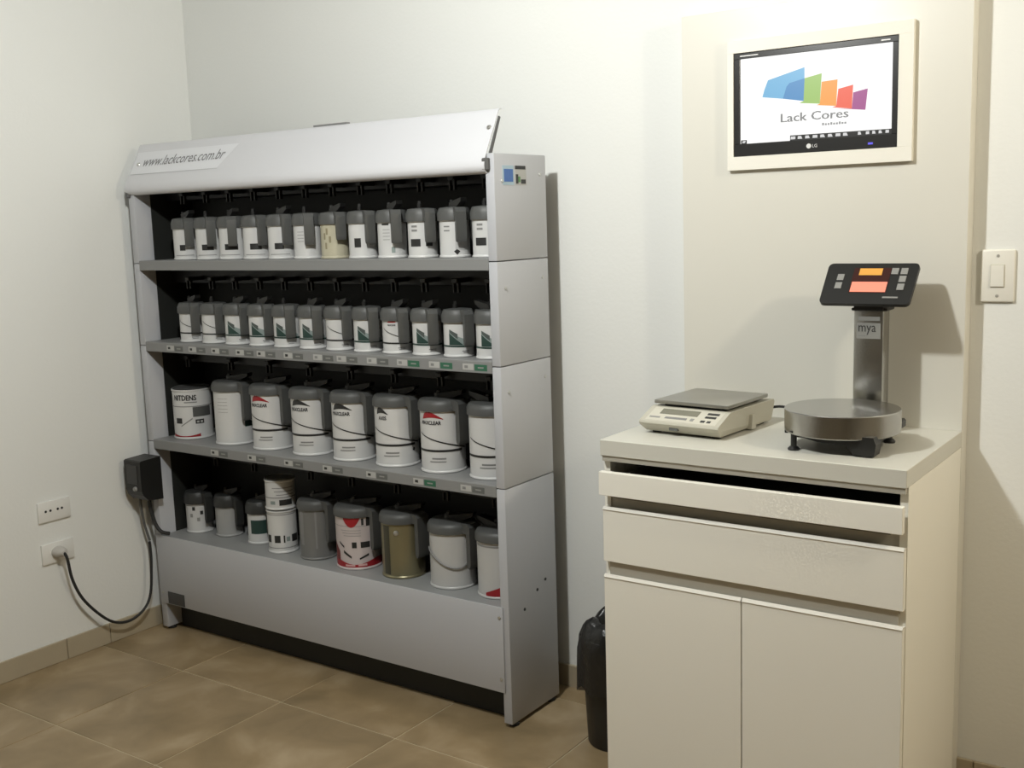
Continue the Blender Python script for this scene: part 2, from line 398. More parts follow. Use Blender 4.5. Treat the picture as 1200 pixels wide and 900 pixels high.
# ------------------------------------------------------------------ paint cans
MC = {}
def cmesh(key, fn):
    if key not in MC: MC[key] = fn()
    return MC[key]
def can_body(r, h, m):
    e = r-0.0022
    def f():
        return MB().lathe([(0, 0.002), (r*0.93, 0.002), (r*0.95, 0), (r, 0.0008), (r+0.0006, 0.003), (r, 0.0055), (e, 0.008), (e, h-0.008), (r, h-0.0055), (r+0.0006, h-0.003), (r, h-0.0006), (r*0.95, h), (r*0.93, h-0.003), (0, h-0.003)], 32).mesh('can_body', m)
    return cmesh(('body', r, h, m.name), f)
def patch(r, a0, a1, zl, zh, n=14):
    """curved print on the can wall; zl, zh are numbers or functions of t in 0..1"""
    fl = zl if callable(zl) else (lambda t: zl); fh = zh if callable(zh) else (lambda t: zh)
    s = MB(); vs = []; fs = []
    for i in range(n+1):
        t = i/n; a = math.radians(a0+(a1-a0)*t)
        for z in (fl(t), fh(t)): vs.append((r*math.sin(a), -r*math.cos(a), z))
    for i in range(n): fs.append((2*i, 2*i+2, 2*i+3, 2*i+1))
    return s.add(vs, fs)
def can_text(r, a0, z, s, ht, wd):
    vs, fs, _ = text2d(s, ht, wd)
    b = math.radians(a0)
    m_ = MB()
    for du, dv in ((0, 0), (ht*0.10, 0), (ht*0.05, ht*0.07)):
        m_.add([((r+du*0.05)*math.sin(b+(u+du)/r), -(r+du*0.05)*math.cos(b+(u+du)/r), z+v+dv) for u, v in vs], fs)
    return m_
def agitator(r, h, root, ha, hl, lever=True, lidm=None, hw=0.0155, lh=0.034):
    """grey stirring lid: cap, spout, hanging grip, pour lever, drive coupling"""
    lidm = lidm or M_LID
    lid = obj('lid', cmesh(('lid', r, h, lidm.name, lh), lambda: MB().lathe([(r+0.0012, h-0.006), (r+0.003, h-0.006), (r+0.003, h+lh*0.45), (r*0.97, h+lh*0.8), (r*0.90, h+lh*0.92), (r*0.4, h+lh), (0, h+lh)], 30).mesh('lid', lidm)), root)
    a = math.radians(ha); ux, uy = math.sin(a), -math.cos(a)
    go = 0.027 if r > 0.06 else 0.0235
    pts = [(r*0.75, h+lh*0.92), (r+go-0.010, h+lh*0.92), (r+go-0.001, h+lh*0.55), (r+go, h-hl+0.014), (r+go-0.006, h-hl), (r+0.013, h-hl+0.004), (r+0.011, h-hl+0.016), (r+0.011, h-0.004), (r*0.80, h-0.004)]
    obj('grip', cmesh(('grip', r, h, ha, hl, lidm.name), lambda: MB().prism(pts, lambda p, q, d: (ux*p-uy*d, uy*p+ux*d, q), -hw, hw).mesh('grip', lidm, ang=25)), lid)
    if lever:
        def lv():
            b = math.radians(ha+18); vx, vy = math.sin(b), -math.cos(b)
            q = [(-r*0.1, h+lh-0.002), (r*0.55, h+lh-0.003), (r*1.08, h+lh+0.014), (r*1.11, h+lh+0.025), (r*0.6, h+lh+0.020), (-r*0.05, h+lh+0.012)]
            return MB().prism(q, lambda p, z, d: (vx*p-vy*d, vy*p+vx*d, z), -0.15*r-0.004, 0.15*r+0.004).mesh('pour_lever', M_BLACK, ang=25)
        obj('pour_lever', cmesh(('lever', r, h, ha), lv), lid)
    def cp():
        k_ = 0.012 if r > 0.06 else 0.007
        return MB().lathe([(0, h+lh-0.003), (k_, h+lh-0.003), (k_, h+lh+0.012), (k_*0.7, h+lh+0.014), (0, h+lh+0.014)], 12, (-r*0.15, r*0.1, 0)).box(-r*0.15-0.004, -r*0.15+0.004, r*0.1-k_*0.9, r*0.1+k_*0.9, h+lh+0.012, h+lh+0.020).mesh('drive_coupling', M_LID if r > 0.06 else M_BLACK)
    obj('drive_coupling', cmesh(('coup', r, h), cp), lid)
    return lid
ORD = ['first', 'second', 'third', 'fourth', 'fifth', 'sixth', 'seventh', 'eighth', 'ninth', 'tenth', 'eleventh', 'twelfth']
def deco(name, key, fn, m, root):
    return obj(name, cmesh((key, m.name), lambda: fn().mesh(name, m, smooth=True)), root)

# --- top shelf: twelve quart cans
R1, H1 = 0.0465, 0.113
blk = dict(R=R1+0.0002)
def r1p(*a, **k): return lambda: patch(R1-0.0017, *a, **k)
TOP = [('white', 'low black label block'), ('white', 'wide black label block'), ('white', 'long black label block'), ('white', 'square black label block'),
       ('white', 'small black label block'), ('white', 'plain front of fine print'), ('cream', 'blotchy cream body'), ('white', 'dark picture square'),
       ('white', 'printed text panel'), ('white', 'split black bar'), ('white', 'black diamond'), ('white', 'half-hidden black bar')]
for k, xx in enumerate(SLOTS):
    col, what = TOP[k]
    c = thing('paint_can', f'{col} quart paint can with {what}, {ORD[k]} from left on top shelf', 'paint can', (xx, -0.272, SH[0]+0.0006), math.radians(36+random.uniform(-3, 3)), 'quart cans on the top shelf')
    obj('can_body', can_body(R1, H1, M_CREAM if k == 6 else M_CAN), c)
    agitator(R1, H1, c, 22+random.choice((-6, 0, 6)) if k < 11 else -150, 0.068 if k != 6 else 0.055, lever=(k % 2 == 0))
    if k in (0, 1, 2, 3, 4):
        w_ = (18, 38, 42, 36, 28)[k]
        deco('label_print', ('r1b', k), r1p(-20, -20+w_*1.4, 0.032, 0.052), M_INK, c)
        deco('label_print', ('r1l', k), r1p(-45, 45, 0.0145, 0.0165), M_GINK, c)
    if k in (5, 8):
        for j in range(4):
            deco('label_print', ('r1t', k, j), r1p(-35, -5, 0.085-j*0.010, 0.0865-j*0.010), M_GINK, c)
        if k == 8:
            deco('label_print', ('r1k',), r1p(-38, -8, 0.099, 0.104), M_INK, c)
            deco('label_print', ('r1k2',), r1p(2, 48, 0.046, 0.049), M_GINK, c)
            deco('label_print', ('r1k3',), r1p(0, 14, 0.016, 0.034), M_TEAL, c)
    if k == 6:
        for j, (a0, z0) in enumerate(((-40, 0.06), (-28, 0.075), (-15, 0.05), (-34, 0.03))):
            deco('label_print', ('r1c', j), r1p(a0, a0+9, z0, z0+0.02, n=4), mat('brown_blot', (0.25, 0.22, 0.14), 0.5), c)
    if k == 7:
        deco('label_print', ('r1q',), r1p(-30, -2, 0.034, 0.062, n=6), M_INK, c)
        deco('label_print', ('r1q2',), r1p(-24, -8, 0.038, 0.058, n=4), M_INK, c)
    if k in (9, 11):
        deco('label_print', ('r1s', k), r1p(-52, -8, 0.034, 0.056), M_INK, c)
        deco('label_print', ('r1s2', k), r1p(12, 40, 0.034, 0.056), M_INK, c)
        for j in range(2): deco('label_print', ('r1s3', k, j), r1p(-45, -20, 0.090-j*0.012, 0.096-j*0.012), M_GINK, c)
    if k == 10:
        deco('label_print', ('r1g',), r1p(0, 62, 0.022, 0.105), mat('pale_grey_ink', (0.45, 0.45, 0.45), 0.5), c)
        deco('label_print', ('r1d',), r1p(-6, 18, lambda t: 0.014-0.010*(1-abs(2*t-1))+0.004, lambda t: 0.018+0.007*(1-abs(2*t-1)), n=8), M_INK, c)
        for j in range(2): deco('label_print', ('r1g', j), r1p(-45, -20, 0.088-j*0.012, 0.092-j*0.012), M_GINK, c)

# --- second shelf: twelve quart cans with green landscape labels
R2, H2 = 0.0465, 0.108
def r2p(*a, **k): return lambda: patch(R2-0.0016, *a, **k)
for k, xx in enumerate(SLOTS):
    green = k not in (0, 1, 6, 8)
    what = 'dark green picture label' if green else ('red logo' if k == 8 else 'thin curved line')
    c = thing('paint_can', f'white quart paint can with {what}, {ORD[k]} from left on second shelf', 'paint can', (xx, -0.272, SH[1]+0.0006), math.radians(38+random.uniform(-4, 4)), 'quart cans on the second shelf')
    obj('can_body', can_body(R2, H2, M_CAN), c)
    agitator(R2, H2, c, 24+random.choice((-5, 0, 5)) if k < 11 else -150, 0.074, lever=(k % 3 != 1))
    deco('label_print', 'r2ring', lambda: patch(R2-0.0014, -110, 110, lambda t: 0.032-0.004*t, lambda t: 0.037-0.004*t, 24), M_GREEN if green else M_INK, c)
    if green:
        deco('label_print', 'r2pic', r2p(-42, 60, lambda t: 0.037-0.003*t, lambda t: 0.083-0.040*t**0.6), M_TEAL, c)
        deco('label_print', 'r2pic2', lambda: patch(R2-0.0012, -42, 10, lambda t: 0.037, lambda t: 0.072-0.034*t), M_GREEN, c)
        deco('label_print', 'r2pic3', lambda: patch(R2-0.0011, -40, -8, lambda t: 0.074-0.020*t, lambda t: 0.083-0.014*t), mat('dark_grey_ink', (0.07, 0.085, 0.08), 0.5), c)
    else:
        deco('label_print', 'r2line', lambda: patch(R2-0.0013, -55, 50, lambda t: 0.078-0.036*t**0.7, lambda t: 0.0805-0.036*t**0.7, 20), M_INK, c)
    if k == 8:
        deco('label_print', 'r2red', r2p(-32, 2, lambda t: 0.096, lambda t: 0.098+0.009*math.sin(PI*t)), M_RED, c)
        deco('label_print', 'r2word', lambda: can_text(R2-0.0014, -32, 0.086, 'MAXCLEAR', 0.005, 0.026), M_INK, c)
    deco('label_print', 'r2txt', r2p(8, 38, 0.017, 0.0195), M_GINK, c)
    deco('label_print', 'r2txt2', r2p(12, 38, 0.0125, 0.0145), M_GINK, c)

# --- third shelf: eight gallon cans
R3, H3 = 0.071, 0.196
X3 = [0.185, .415, .61, .805, .993, 1.18, 1.367, 1.555]
def r3p(*a, **k): return lambda: patch(R3-0.0016, *a, **k)
D3 = ['', 'plain white front and a teal patch at its right', 'red swoosh logo, third from left on third shelf', 'dark swoosh logo, fourth from left on third shelf', 'dark swoosh logo, fifth from left on third shelf',
      'dark star-like logo and a round mark at its foot', 'large red swoosh logo and bold word, seventh on third shelf', 'diagonal line, half hidden by the right side panel, third shelf']
for k in range(1, 8):
    xx = X3[k]
    c = thing('paint_can', f'white gallon paint can with {D3[k]}', 'paint can', (xx, -0.240, SH[2]+0.0006), math.radians(33), 'gallon cans on the third shelf')
    obj('can_body', can_body(R3, H3, M_CAN), c)
    agitator(R3, H3, c, 50 if k < 7 else -150, 0.108, hw=0.025, lh=0.030)
    if k == 1:
        deco('label_print', 'r3teal', r3p(46, 88, 0.062, lambda t: 0.092-0.02*t), M_GREEN, c)
        for j in range(5): deco('label_print', ('r3t', j), r3p(-36, -2, 0.165-j*0.012, 0.1662-j*0.012), M_KEY, c)
        continue
    deco('label_print', 'r3band', lambda: patch(R3-0.0014, -75, 60, lambda t: 0.0665-0.001*t, lambda t: 0.0735-0.001*t, 24), M_INK, c)
    deco('label_print', 'r3diag', lambda: patch(R3-0.0013, -66, 75, lambda t: 0.122-0.052*t**0.85, lambda t: 0.1250-0.050*t**0.85, 28), M_INK, c)
    for j in range(2): deco('label_print', ('r3x', j), r3p(-25+j*-6, 12, 0.043-j*0.009, 0.048-j*0.0105), M_GINK, c)
    if k < 7:
        red = k in (2, 6)
        deco('label_print', ('r3s', k), r3p(-52, 8 if k != 5 else -14, lambda t: 0.166+0.006*math.sin(PI*t), lambda t: 0.168+0.022*math.sin(PI*t**0.6)), M_RED if red else M_INK, c)
        wrd = {2: 'MAXCLEAR', 3: 'MAXCLEAR', 4: 'MAXCLEAR', 5: 'AXIS', 6: 'MAXCLEAR'}[k]
        deco('label_print', ('r3w', wrd), lambda: can_text(R3-0.0013, -56 if wrd != 'AXIS' else -44, 0.150, wrd, 0.0115, 0.070 if wrd != 'AXIS' else 0.030), M_INK, c)
    if k == 5:
        deco('label_print', 'r3dot', r3p(50, 60, lambda t: 0.052-0.006*math.sin(PI*t), lambda t: 0.052+0.006*math.sin(PI*t), n=8), M_INK, c)
# bail handle on the last gallon can is out of sight; the first can of the row differs
c = thing('paint_can', 'white gallon can with black lettering and red foot, leftmost on third shelf', 'paint can', (X3[0]-0.002, -0.236, SH[2]+0.0006), math.radians(35), 'gallon cans on the third shelf')
RN, HN = 0.072, 0.182
obj('can_body', can_body(RN, HN, M_CAN), c)
lid = obj('lid', MB().lathe([(0, HN-0.002), (RN*0.9, HN-0.002), (RN*0.9, HN+0.001), (RN*0.96, HN+0.003), (RN*0.9, HN+0.0045), (RN*0.85, HN+0.001), (0, HN+0.001)], 28).mesh('lid', M_LID), c)
deco('label_print', 'n1', lambda: can_text(RN-0.0015, -44, 0.143, 'NITDENS', 0.019, 0.088), M_INK, c)
deco('label_print', 'n2', lambda: patch(RN-0.0015, -8, 30, 0.134, 0.138), M_GINK, c)
deco('label_print', 'n3', lambda: patch(RN-0.0015, -90, 90, 0.119, 0.122, 24), M_GINK, c)
deco('label_print', 'n3b', lambda: patch(RN-0.0014, 16, 75, 0.082, 0.118, 12), M_LID, c)
deco('label_print', 'n4', lambda: patch(RN-0.0013, -40, -18, 0.058, 0.078), M_INK, c)
deco('label_print', 'n5', lambda: patch(RN-0.0013, -22, 14, lambda t: 0.046+0.028*t, lambda t: 0.050+0.029*t), M_GINK, c)
deco('label_print', 'n6', lambda: patch(RN-0.0013, 22, 48, 0.056, 0.072), M_INK, c)
deco('label_print', 'n6b', lambda: patch(RN-0.0011, 26, 33, 0.060, 0.067, 4), M_PAPER, c)
deco('label_print', 'n6c', lambda: patch(RN-0.0011, 37, 44, 0.060, 0.067, 4), M_PAPER, c)
deco('label_print', 'n7', lambda: patch(RN-0.0014, -60, 35, 0.0085, lambda t: 0.020-0.008*math.sin(PI*t), 20), M_RED, c)

# --- bottom shelf
Z4 = 0.3692+0.0006
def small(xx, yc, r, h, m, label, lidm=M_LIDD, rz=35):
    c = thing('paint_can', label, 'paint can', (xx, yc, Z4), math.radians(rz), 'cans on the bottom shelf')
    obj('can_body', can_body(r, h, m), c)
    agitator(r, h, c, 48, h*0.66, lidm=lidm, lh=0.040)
    return c
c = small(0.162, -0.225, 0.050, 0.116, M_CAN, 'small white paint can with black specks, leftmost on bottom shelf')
for j, (a, z) in enumerate(((-14, 0.086), (20, 0.070), (-26, 0.060), (5, 0.045))):
    deco('label_print', ('s1', j), lambda: patch(0.0485, a, a+13, z, z+0.014, 4), M_INK if j < 2 else M_KEY, c)
deco('label_print', 's1r', lambda: patch(0.0484, -60, 60, 0.103, 0.105), M_GINK, c)
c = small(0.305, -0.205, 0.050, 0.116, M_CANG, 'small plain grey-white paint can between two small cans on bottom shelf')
deco('label_print', 's2', lambda: patch(0.0485, -50, -46, 0.014, 0.10, 3), M_KEY, c)
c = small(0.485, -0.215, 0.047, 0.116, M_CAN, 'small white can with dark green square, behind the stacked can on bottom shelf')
deco('label_print', 's3', lambda: patch(0.0455, -34, 55, 0.038, 0.088), M_GREEN, c)
deco('label_print', 's3b', lambda: patch(0.0453, -6, 50, 0.048, 0.080), M_TEAL, c)
# two cans stacked
def stackcan(r, h, z, label, up):
    c = thing('paint_can', label, 'paint can', (0.637, -0.250, z), math.radians(35), 'cans on the bottom shelf')
    obj('can_body', can_body(r, h, M_CAN), c)
    obj('lid', MB().lathe([(0, h-0.002), (r*0.9, h-0.002), (r*0.9, h+0.001), (r*0.97, h+0.003), (r*0.92, h+0.0045), (r*0.86, h+0.001), (0, h+0.001)], 28).mesh('lid', M_TIN), c)
    return c
c = stackcan(0.053, 0.150, Z4, 'white can with row of black squares carrying another can, bottom shelf', False)
for j, (a0, a1) in enumerate(((-62, -40), (-22, 2), (14, 20), (48, 80))):
    deco('label_print', ('k', j), lambda: patch(0.0515, a0, a1, 0.038, 0.064), M_INK, c)
deco('label_print', 'k5', lambda: patch(0.0515, -70, 70, 0.136, 0.1385), M_GINK, c)
deco('label_print', 'k6', lambda: patch(0.0515, -80, 80, 0.018, 0.0205), M_GINK, c)
deco('label_print', 'k7', lambda: patch(0.0515, 25, 40, 0.042, 0.058), M_TEAL, c)
c = stackcan(0.0535, 0.104, Z4+0.1548, 'white can with black bar standing on top of another can, bottom shelf', True)
deco('label_print', 't1', lambda: patch(0.052, 6, 58, 0.016, 0.036), M_INK, c)
deco('label_print', 't2', lambda: patch(0.052, -30, -10, 0.020, 0.032), M_TEAL, c)
for j in range(3): deco('label_print', ('t3', j), lambda: patch(0.052, -20+8*j, 66, 0.076-j*0.012, 0.0785-j*0.012), M_GINK, c)
deco('label_print', 't4', lambda: patch(0.0522, -85, 85, 0.042, 0.045, 20), M_GINK, c)
def big(xx, r, h, m, label, lidm=None, grip=True):
    c = thing('paint_can', label, 'paint can', (xx, -0.235, Z4), math.radians(33), 'cans on the bottom shelf')
    obj('can_body', can_body(r, h, m), c)
    agitator(r, h, c, 50 if xx < 1.5 else -150, 0.115, lidm=lidm, hw=0.025, lh=0.028)
    return c
c = big(0.795, 0.064, 0.178, M_CANS, 'plain dark grey gallon paint can between stacked cans and red-footed can')
deco('label_print', 'g5', lambda: patch(0.0626, -52, -36, 0.05, 0.165, 5), mat('mid_grey_streak', (0.23, 0.23, 0.23), 0.45), c)  # paler upright streaks on the bare grey can
deco('label_print', 'g6', lambda: patch(0.0626, 4, 10, 0.04, 0.170, 4), mat('mid_grey_streak', (0.23, 0.23, 0.23), 0.45), c)
c = big(0.985, 0.077, 0.182, mat('can_pinkish_white', (0.52, 0.46, 0.455), 0.4), 'white and red gallon paint can with broad red foot on bottom shelf')
rr = 0.0753
deco('label_print', 'd1', lambda: patch(rr, -100, 100, 0.0085, lambda t: 0.026+0.008*math.sin(2*PI*t*1.5), 28), M_RED, c)
deco('label_print', 'd2', lambda: patch(rr, -30, 14, lambda t: 0.143+0.028*abs(2*t-1)**2, 0.175), M_RED, c)
deco('label_print', 'd2b', lambda: patch(rr, 18, 24, 0.150, 0.173, 3), M_INK, c)
deco('label_print', 'd2c', lambda: patch(rr, 30, 40, 0.146, 0.176, 3), M_INK, c)
deco('label_print', 'd3', lambda: patch(rr, -8, 4, 0.074, 0.094, 4), M_INK, c)
deco('label_print', 'd4', lambda: patch(rr, 14, 38, 0.074, 0.094, 6), M_INK, c)
deco('label_print', 'd5', lambda: patch(rr, -70, -46, lambda t: 0.03, lambda t: 0.09-0.03*t), mat('dark_red_ink', (0.16, 0.03, 0.03), 0.5), c)
deco('label_print', 'd6', lambda: patch(rr, -32, -10, lambda t: 0.056-0.018*t, lambda t: 0.066-0.020*t), M_INK, c)
deco('label_print', 'd7', lambda: patch(rr, 10, 34, lambda t: 0.034+0.012*t, lambda t: 0.040+0.014*t), M_INK, c)
deco('label_print', 'd7b', lambda: patch(rr, -46, -30, lambda t: 0.088-0.016*t, lambda t: 0.094-0.014*t), M_INK, c)
for j in range(3): deco('label_print', ('d8', j), lambda: patch(rr, -38+4*j, 16, 0.132-j*0.009, 0.134-j*0.009), M_KEY, c)
deco('label_print', 'd9', lambda: patch(rr, -95, 70, 0.146, 0.1475, 20), M_GINK, c)
deco('label_print', 'd10', lambda: patch(rr+0.0005, -28, -2, 0.012, 0.018, 6), mat('pale_pink_ink', (0.6, 0.35, 0.34), 0.5), c)
deco('label_print', 'd11', lambda: patch(rr+0.0005, 6, 28, 0.013, 0.020, 6), mat('pale_pink_ink', (0.6, 0.35, 0.34), 0.5), c)
c = big(1.180, 0.072, 0.184, M_GOLD, 'bare gold-lacquered gallon tin with a rivet on bottom shelf')
MB().lathe([(0, 0), (0.009, 0), (0.007, 0.003), (0.003, 0.004), (0, 0.006)], 12).xf(lambda x, y, z: (-0.012+x, -0.069-z, 0.150+y)).build('rivet', M_TIN, c)
deco('label_print', 'o1', lambda: patch(0.0706, -52, -30, 0.012, 0.172, 5), mat('dark_olive_lacquer', (0.05, 0.047, 0.03), 0.4), c)  # dark olive band down the left of the tin
c = big(1.383, 0.074, 0.180, M_CANG if False else mat('can_clean_white', (0.50, 0.50, 0.495), 0.36), 'plain white gallon can with sagging wire bail on bottom shelf')
pts = []
for j in range(17):
    a = math.radians(-80+150*j/16); rr_ = 0.0742+0.003*math.sin(PI*j/16)
    pts.append((rr_*math.sin(a), -rr_*math.cos(a), 0.122-0.054*math.sin(PI*(j/16)**1.5)**0.9))
MB().tube(pts, 0.0022, 6).build('bail_handle', M_GINK, c)
c = big(1.566, 0.072, 0.178, mat('can_clean_white', (0.50, 0.50, 0.495), 0.36), 'white gallon can with dark red patch at foot, rightmost on bottom shelf')
deco('label_print', 'w1', lambda: patch(0.0706, -38, 20, 0.0085, lambda t: 0.018+0.028*t), M_RED, c)
deco('label_print', 'w2', lambda: patch(0.0706, -70, 70, 0.158, 0.163), M_GINK, c)

# ------------------------------------------------------------------ base cabinet with worktop
CX0, CX1, CYF, CYB, ZT = 2.0979, 2.8450, -0.5286, -0.0540, 0.9445
top = MB().box(CX0, CX1, CYF, CYB, ZT-0.040, ZT, 0.0012, 1).build('worktop', mat('worktop_laminate', (0.60, 0.59, 0.53), 0.42), smooth=False)
tag(top, 'white laminate worktop carrying the two scales', 'worktop')
cab = thing('base_cabinet', 'white laminate base cabinet with two drawers over two doors', 'cabinet', (0, 0, 0))
FY = CYF+0.019          # rear plane of the fronts
MB().box(CX0+0.001, CX0+0.018, FY, CYB, 0, ZT-0.041).build('side_panel', M_LAM, cab, smooth=False)
MB().box(CX1-0.018, CX1-0.001, FY, CYB, 0, ZT-0.041).build('side_panel', M_LAM, cab, smooth=False)
MB().box(CX0+0.018, CX1-0.018, CYB-0.006, CYB, 0.05, ZT-0.041).build('back_panel', M_INNER, cab, smooth=False)
MB().box(CX0+0.018, CX1-0.018, FY, CYB-0.006, 0.060, 0.078).build('bottom_panel', M_LAM, cab, smooth=False)
MB().box(CX0+0.018, CX1-0.018, FY+0.03, FY+0.045, 0.0, 0.060).build('kickboard', M_LAM, cab, smooth=False)
MB().box(CX0+0.018, CX1-0.018, FY+0.012, FY+0.024, ZT-0.048, ZT-0.041).box(CX0+0.004, CX1-0.004, CYF+0.004, CYF+0.018, ZT-0.0535, ZT-0.0402).build('top_rail', M_ALU, cab, smooth=False)
FX0, FX1 = CX0+0.005, CX1-0.0025
def front(name, x0, x1, y, z0, z1, lip=True):
    f = MB().box(x0, x1, y, y+0.018, z0, z1, 0.0008, 1).build(name, M_LAM, cab, smooth=False)
    if lip:  # white pull profile along the top edge
        hp = [(y-0.0022, z1-0.0025), (y+0.0035, z1+0.0045), (y+0.0055, z1+0.0045), (y+0.004, z1+0.0005), (y+0.020, z1+0.0005), (y+0.020, z1-0.0005), (y-0.0002, z1-0.0025)]
        MB().prism(hp, lambda a, b, d: (d, a, b), x0, x1).build('pull_profile', mat('white_pull_profile', (0.70, 0.68, 0.62), 0.55), f, smooth=False)
    return f
d1 = front('drawer', FX0, FX1, CYF-0.018, 0.808, 0.867, False)
# drawer box behind its front
MB().box(FX0+0.030, FX0+0.042, CYF+0.001, -0.12, 0.808, 0.850).box(FX1-0.042, FX1-0.030, CYF+0.001, -0.12, 0.808, 0.850).box(FX0+0.030, FX1-0.030, CYF+0.001, -0.12, 0.800, 0.808).build('drawer_box', M_INNER, d1, smooth=False)
d2 = front('drawer', FX0, FX1, CYF, 0.6335, 0.7700)
# recessed finger channels behind the gaps
MB().box(FX0+0.012, FX1-0.012, CYF+0.022, CYF+0.025, 0.768, 0.800).build('finger_channel', M_ALU, cab, smooth=False)
MB().box(FX0+0.012, FX1-0.012, CYF+0.010, CYF+0.025, 0.592, 0.633).build('finger_channel', M_ALU, cab, smooth=False)
mid = 2.4727
dl = front('door', FX0, mid-0.0015, CYF, 0.065, 0.5945)
dr = front('door', mid+0.0015, FX1, CYF, 0.065, 0.5945)

# wall panel and monitor
pnl = MB().box(CX0, CX1, -0.0533, -0.0008, 0.0, 2.0166, 0.001, 1).build('wall_panel', M_LAMP, smooth=False)
tag(pnl, 'tall white laminate panel on the wall behind the scales and monitor', 'wall panel')
fr = thing('monitor_surround', 'white raised frame around the wall-mounted monitor', 'frame', (0, 0, 0))
fy0, fy1 = -0.0690, -0.0535
ox0, ox1, oz0, oz1 = 2.2370, 2.7150, 1.6020, 1.9340
ix0, ix1, iz0, iz1 = 2.2540, 2.6795, 1.6370, 1.9022
for (a, b, c0, d0) in ((ox0, ox1, iz1, oz1), (ox0, ox1, oz0, iz0), (ox0, ix0, iz0, iz1), (ix1, ox1, iz0, iz1)):
    MB().box(a, b, fy0, fy1, c0, d0, 0.0006, 1).build('frame_board', M_LAM, fr, smooth=False)
tv = thing('monitor', 'black-framed widescreen monitor showing a colourful fan logo', 'monitor', (0, 0, 0))
sx0, sx1, sz0, sz1 = 2.2718, 2.6648, 1.6697, 1.8866
by = -0.0655
MB().box(ix0+0.001, ix1-0.001, -0.0605, -0.0545, iz0+0.001, iz1-0.001).build('housing', M_BLACK, tv, smooth=False)
for (a, b, c0, d0) in ((ix0+.001, ix1-.001, sz1, iz1-.001), (ix0+.001, ix1-.001, iz0+.001, sz0), (ix0+.001, sx0, sz0, sz1), (sx1, ix1-.001, sz0, sz1)):
    MB().box(a, b, by-0.0012, -0.0605, c0, d0, 0.0008, 1).build('bezel', mat('bezel_black', (0.02, 0.02, 0.02), 0.25), tv, smooth=False)
scr = MB().box(sx0, sx1, by+0.003, -0.0605, sz0, sz1).build('screen', M_SCREEN, tv, smooth=False)
ys = by+0.0028
def uv(u, v, d=0.0): return (sx0+(sx1-sx0)*u, ys-d, sz0+(sz1-sz0)*v)
LOGO = [('screen_light_blue', (0.19, 0.50, 0.78), [(0.153, 0.532), (0.168, 0.621), (0.192, 0.724), (0.439, 0.831), (0.44, 0.447), (0.295, 0.493)]),
        ('screen_blue', (0.09, 0.30, 0.60), [(0.295, 0.493), (0.319, 0.629), (0.338, 0.666), (0.44, 0.705), (0.434, 0.447)]),
        ('screen_green', (0.38, 0.60, 0.16), [(0.44, 0.705), (0.553, 0.742), (0.542, 0.399), (0.406, 0.427), (0.434, 0.447)]),
        ('screen_orange', (1.0, 0.40, 0.08), [(0.553, 0.646), (0.656, 0.655), (0.649, 0.358), (0.519, 0.386), (0.542, 0.399)]),
        ('screen_coral', (0.95, 0.15, 0.09), [(0.661, 0.548), (0.756, 0.579), (0.749, 0.312), (0.621, 0.347), (0.649, 0.358)]),
        ('screen_purple', (0.42, 0.10, 0.30), [(0.757, 0.493), (0.848, 0.522), (0.835, 0.287), (0.621, 0.335), (0.749, 0.312)])]
for k, (nm, c_, pts) in enumerate(LOGO):
    MB().add([uv(a, b, 0.0002+0.0001*k) for a, b in pts], [tuple(range(len(pts)))]).build('logo_shape', glow(nm, c_), scr, smooth=False)
vs, fs, wd = text2d('Lack Cores', 1.0)
tw, th = 0.445*(sx1-sx0), 0.098*(sz1-sz0)
vs, fs, wd = text2d('Lack Cores', th, tw)
lw = MB()
for q in range(3):
    lw.add([(sx0+0.280*(sx1-sx0)+a+0.0008*q, ys-0.0004-0.00005*q, sz0+0.222*(sz1-sz0)+b) for a, b in vs], fs)
lw.build('logo_word', glow('screen_grey', (0.26, 0.26, 0.26)), scr, smooth=False)
s = MB()
for k in range(9):
    a = 0.558+0.018*k
    s.add([uv(a, 0.150, .0004), uv(a+0.013, 0.150, .0004), uv(a+0.013, 0.172+0.008*(k % 3 == 0), .0004), uv(a, 0.172+0.008*(k % 3 == 0), .0004)], [(0, 1, 2, 3)])
s.build('logo_small_line', glow('screen_mid_grey', (0.35, 0.35, 0.35)), scr, smooth=False)
MB().add([uv(0.345, 0, .0003), uv(1, 0, .0003), uv(1, 0.058, .0003), uv(0.345, 0.062, .0003)], [(0, 1, 2, 3)]).build('taskbar', glow('screen_black', (0.012, 0.012, 0.012), 0.5), scr, smooth=False)
for k, u in enumerate((0.365, 0.412, 0.462, 0.512, 0.562, 0.612, 0.662, 0.710, 0.80, 0.85, 0.89, 0.93, 0.972)):
    w_ = 0.016 if k < 8 else 0.011
    MB().add([uv(u-w_, 0.015, .0005), uv(u+w_, 0.015, .0005), uv(u+w_*(0.5 if k % 3 else 1), 0.048, .0005), uv(u-w_*0.9, 0.048, .0005)], [(0, 1, 2, 3)]).build('taskbar_icon', glow('screen_icon', (0.75, 0.75, 0.75)), scr, smooth=False)
MB().add([uv(0.004, 0.0, .0005), uv(0.045, 0.0, .0005), uv(0.045, 0.045, .0005), uv(0.004, 0.045, .0005)], [(0, 1, 2, 3)]).build('taskbar', glow('screen_black', (0.012, 0.012, 0.012), 0.5), scr, smooth=False)
MB().add([uv(0.012, 0.010, .0007), uv(0.032, 0.010, .0007), uv(0.038, 0.038, .0007), uv(0.016, 0.034, .0007)], [(0, 1, 2, 3)]).build('taskbar_icon', glow('screen_icon', (0.75, 0.75, 0.75)), scr, smooth=False)
lx = (sx0+sx1)/2-0.010; lz = (iz0+sz0)/2
lm = mat('silver_print', (0.75, 0.75, 0.75), 0.4)
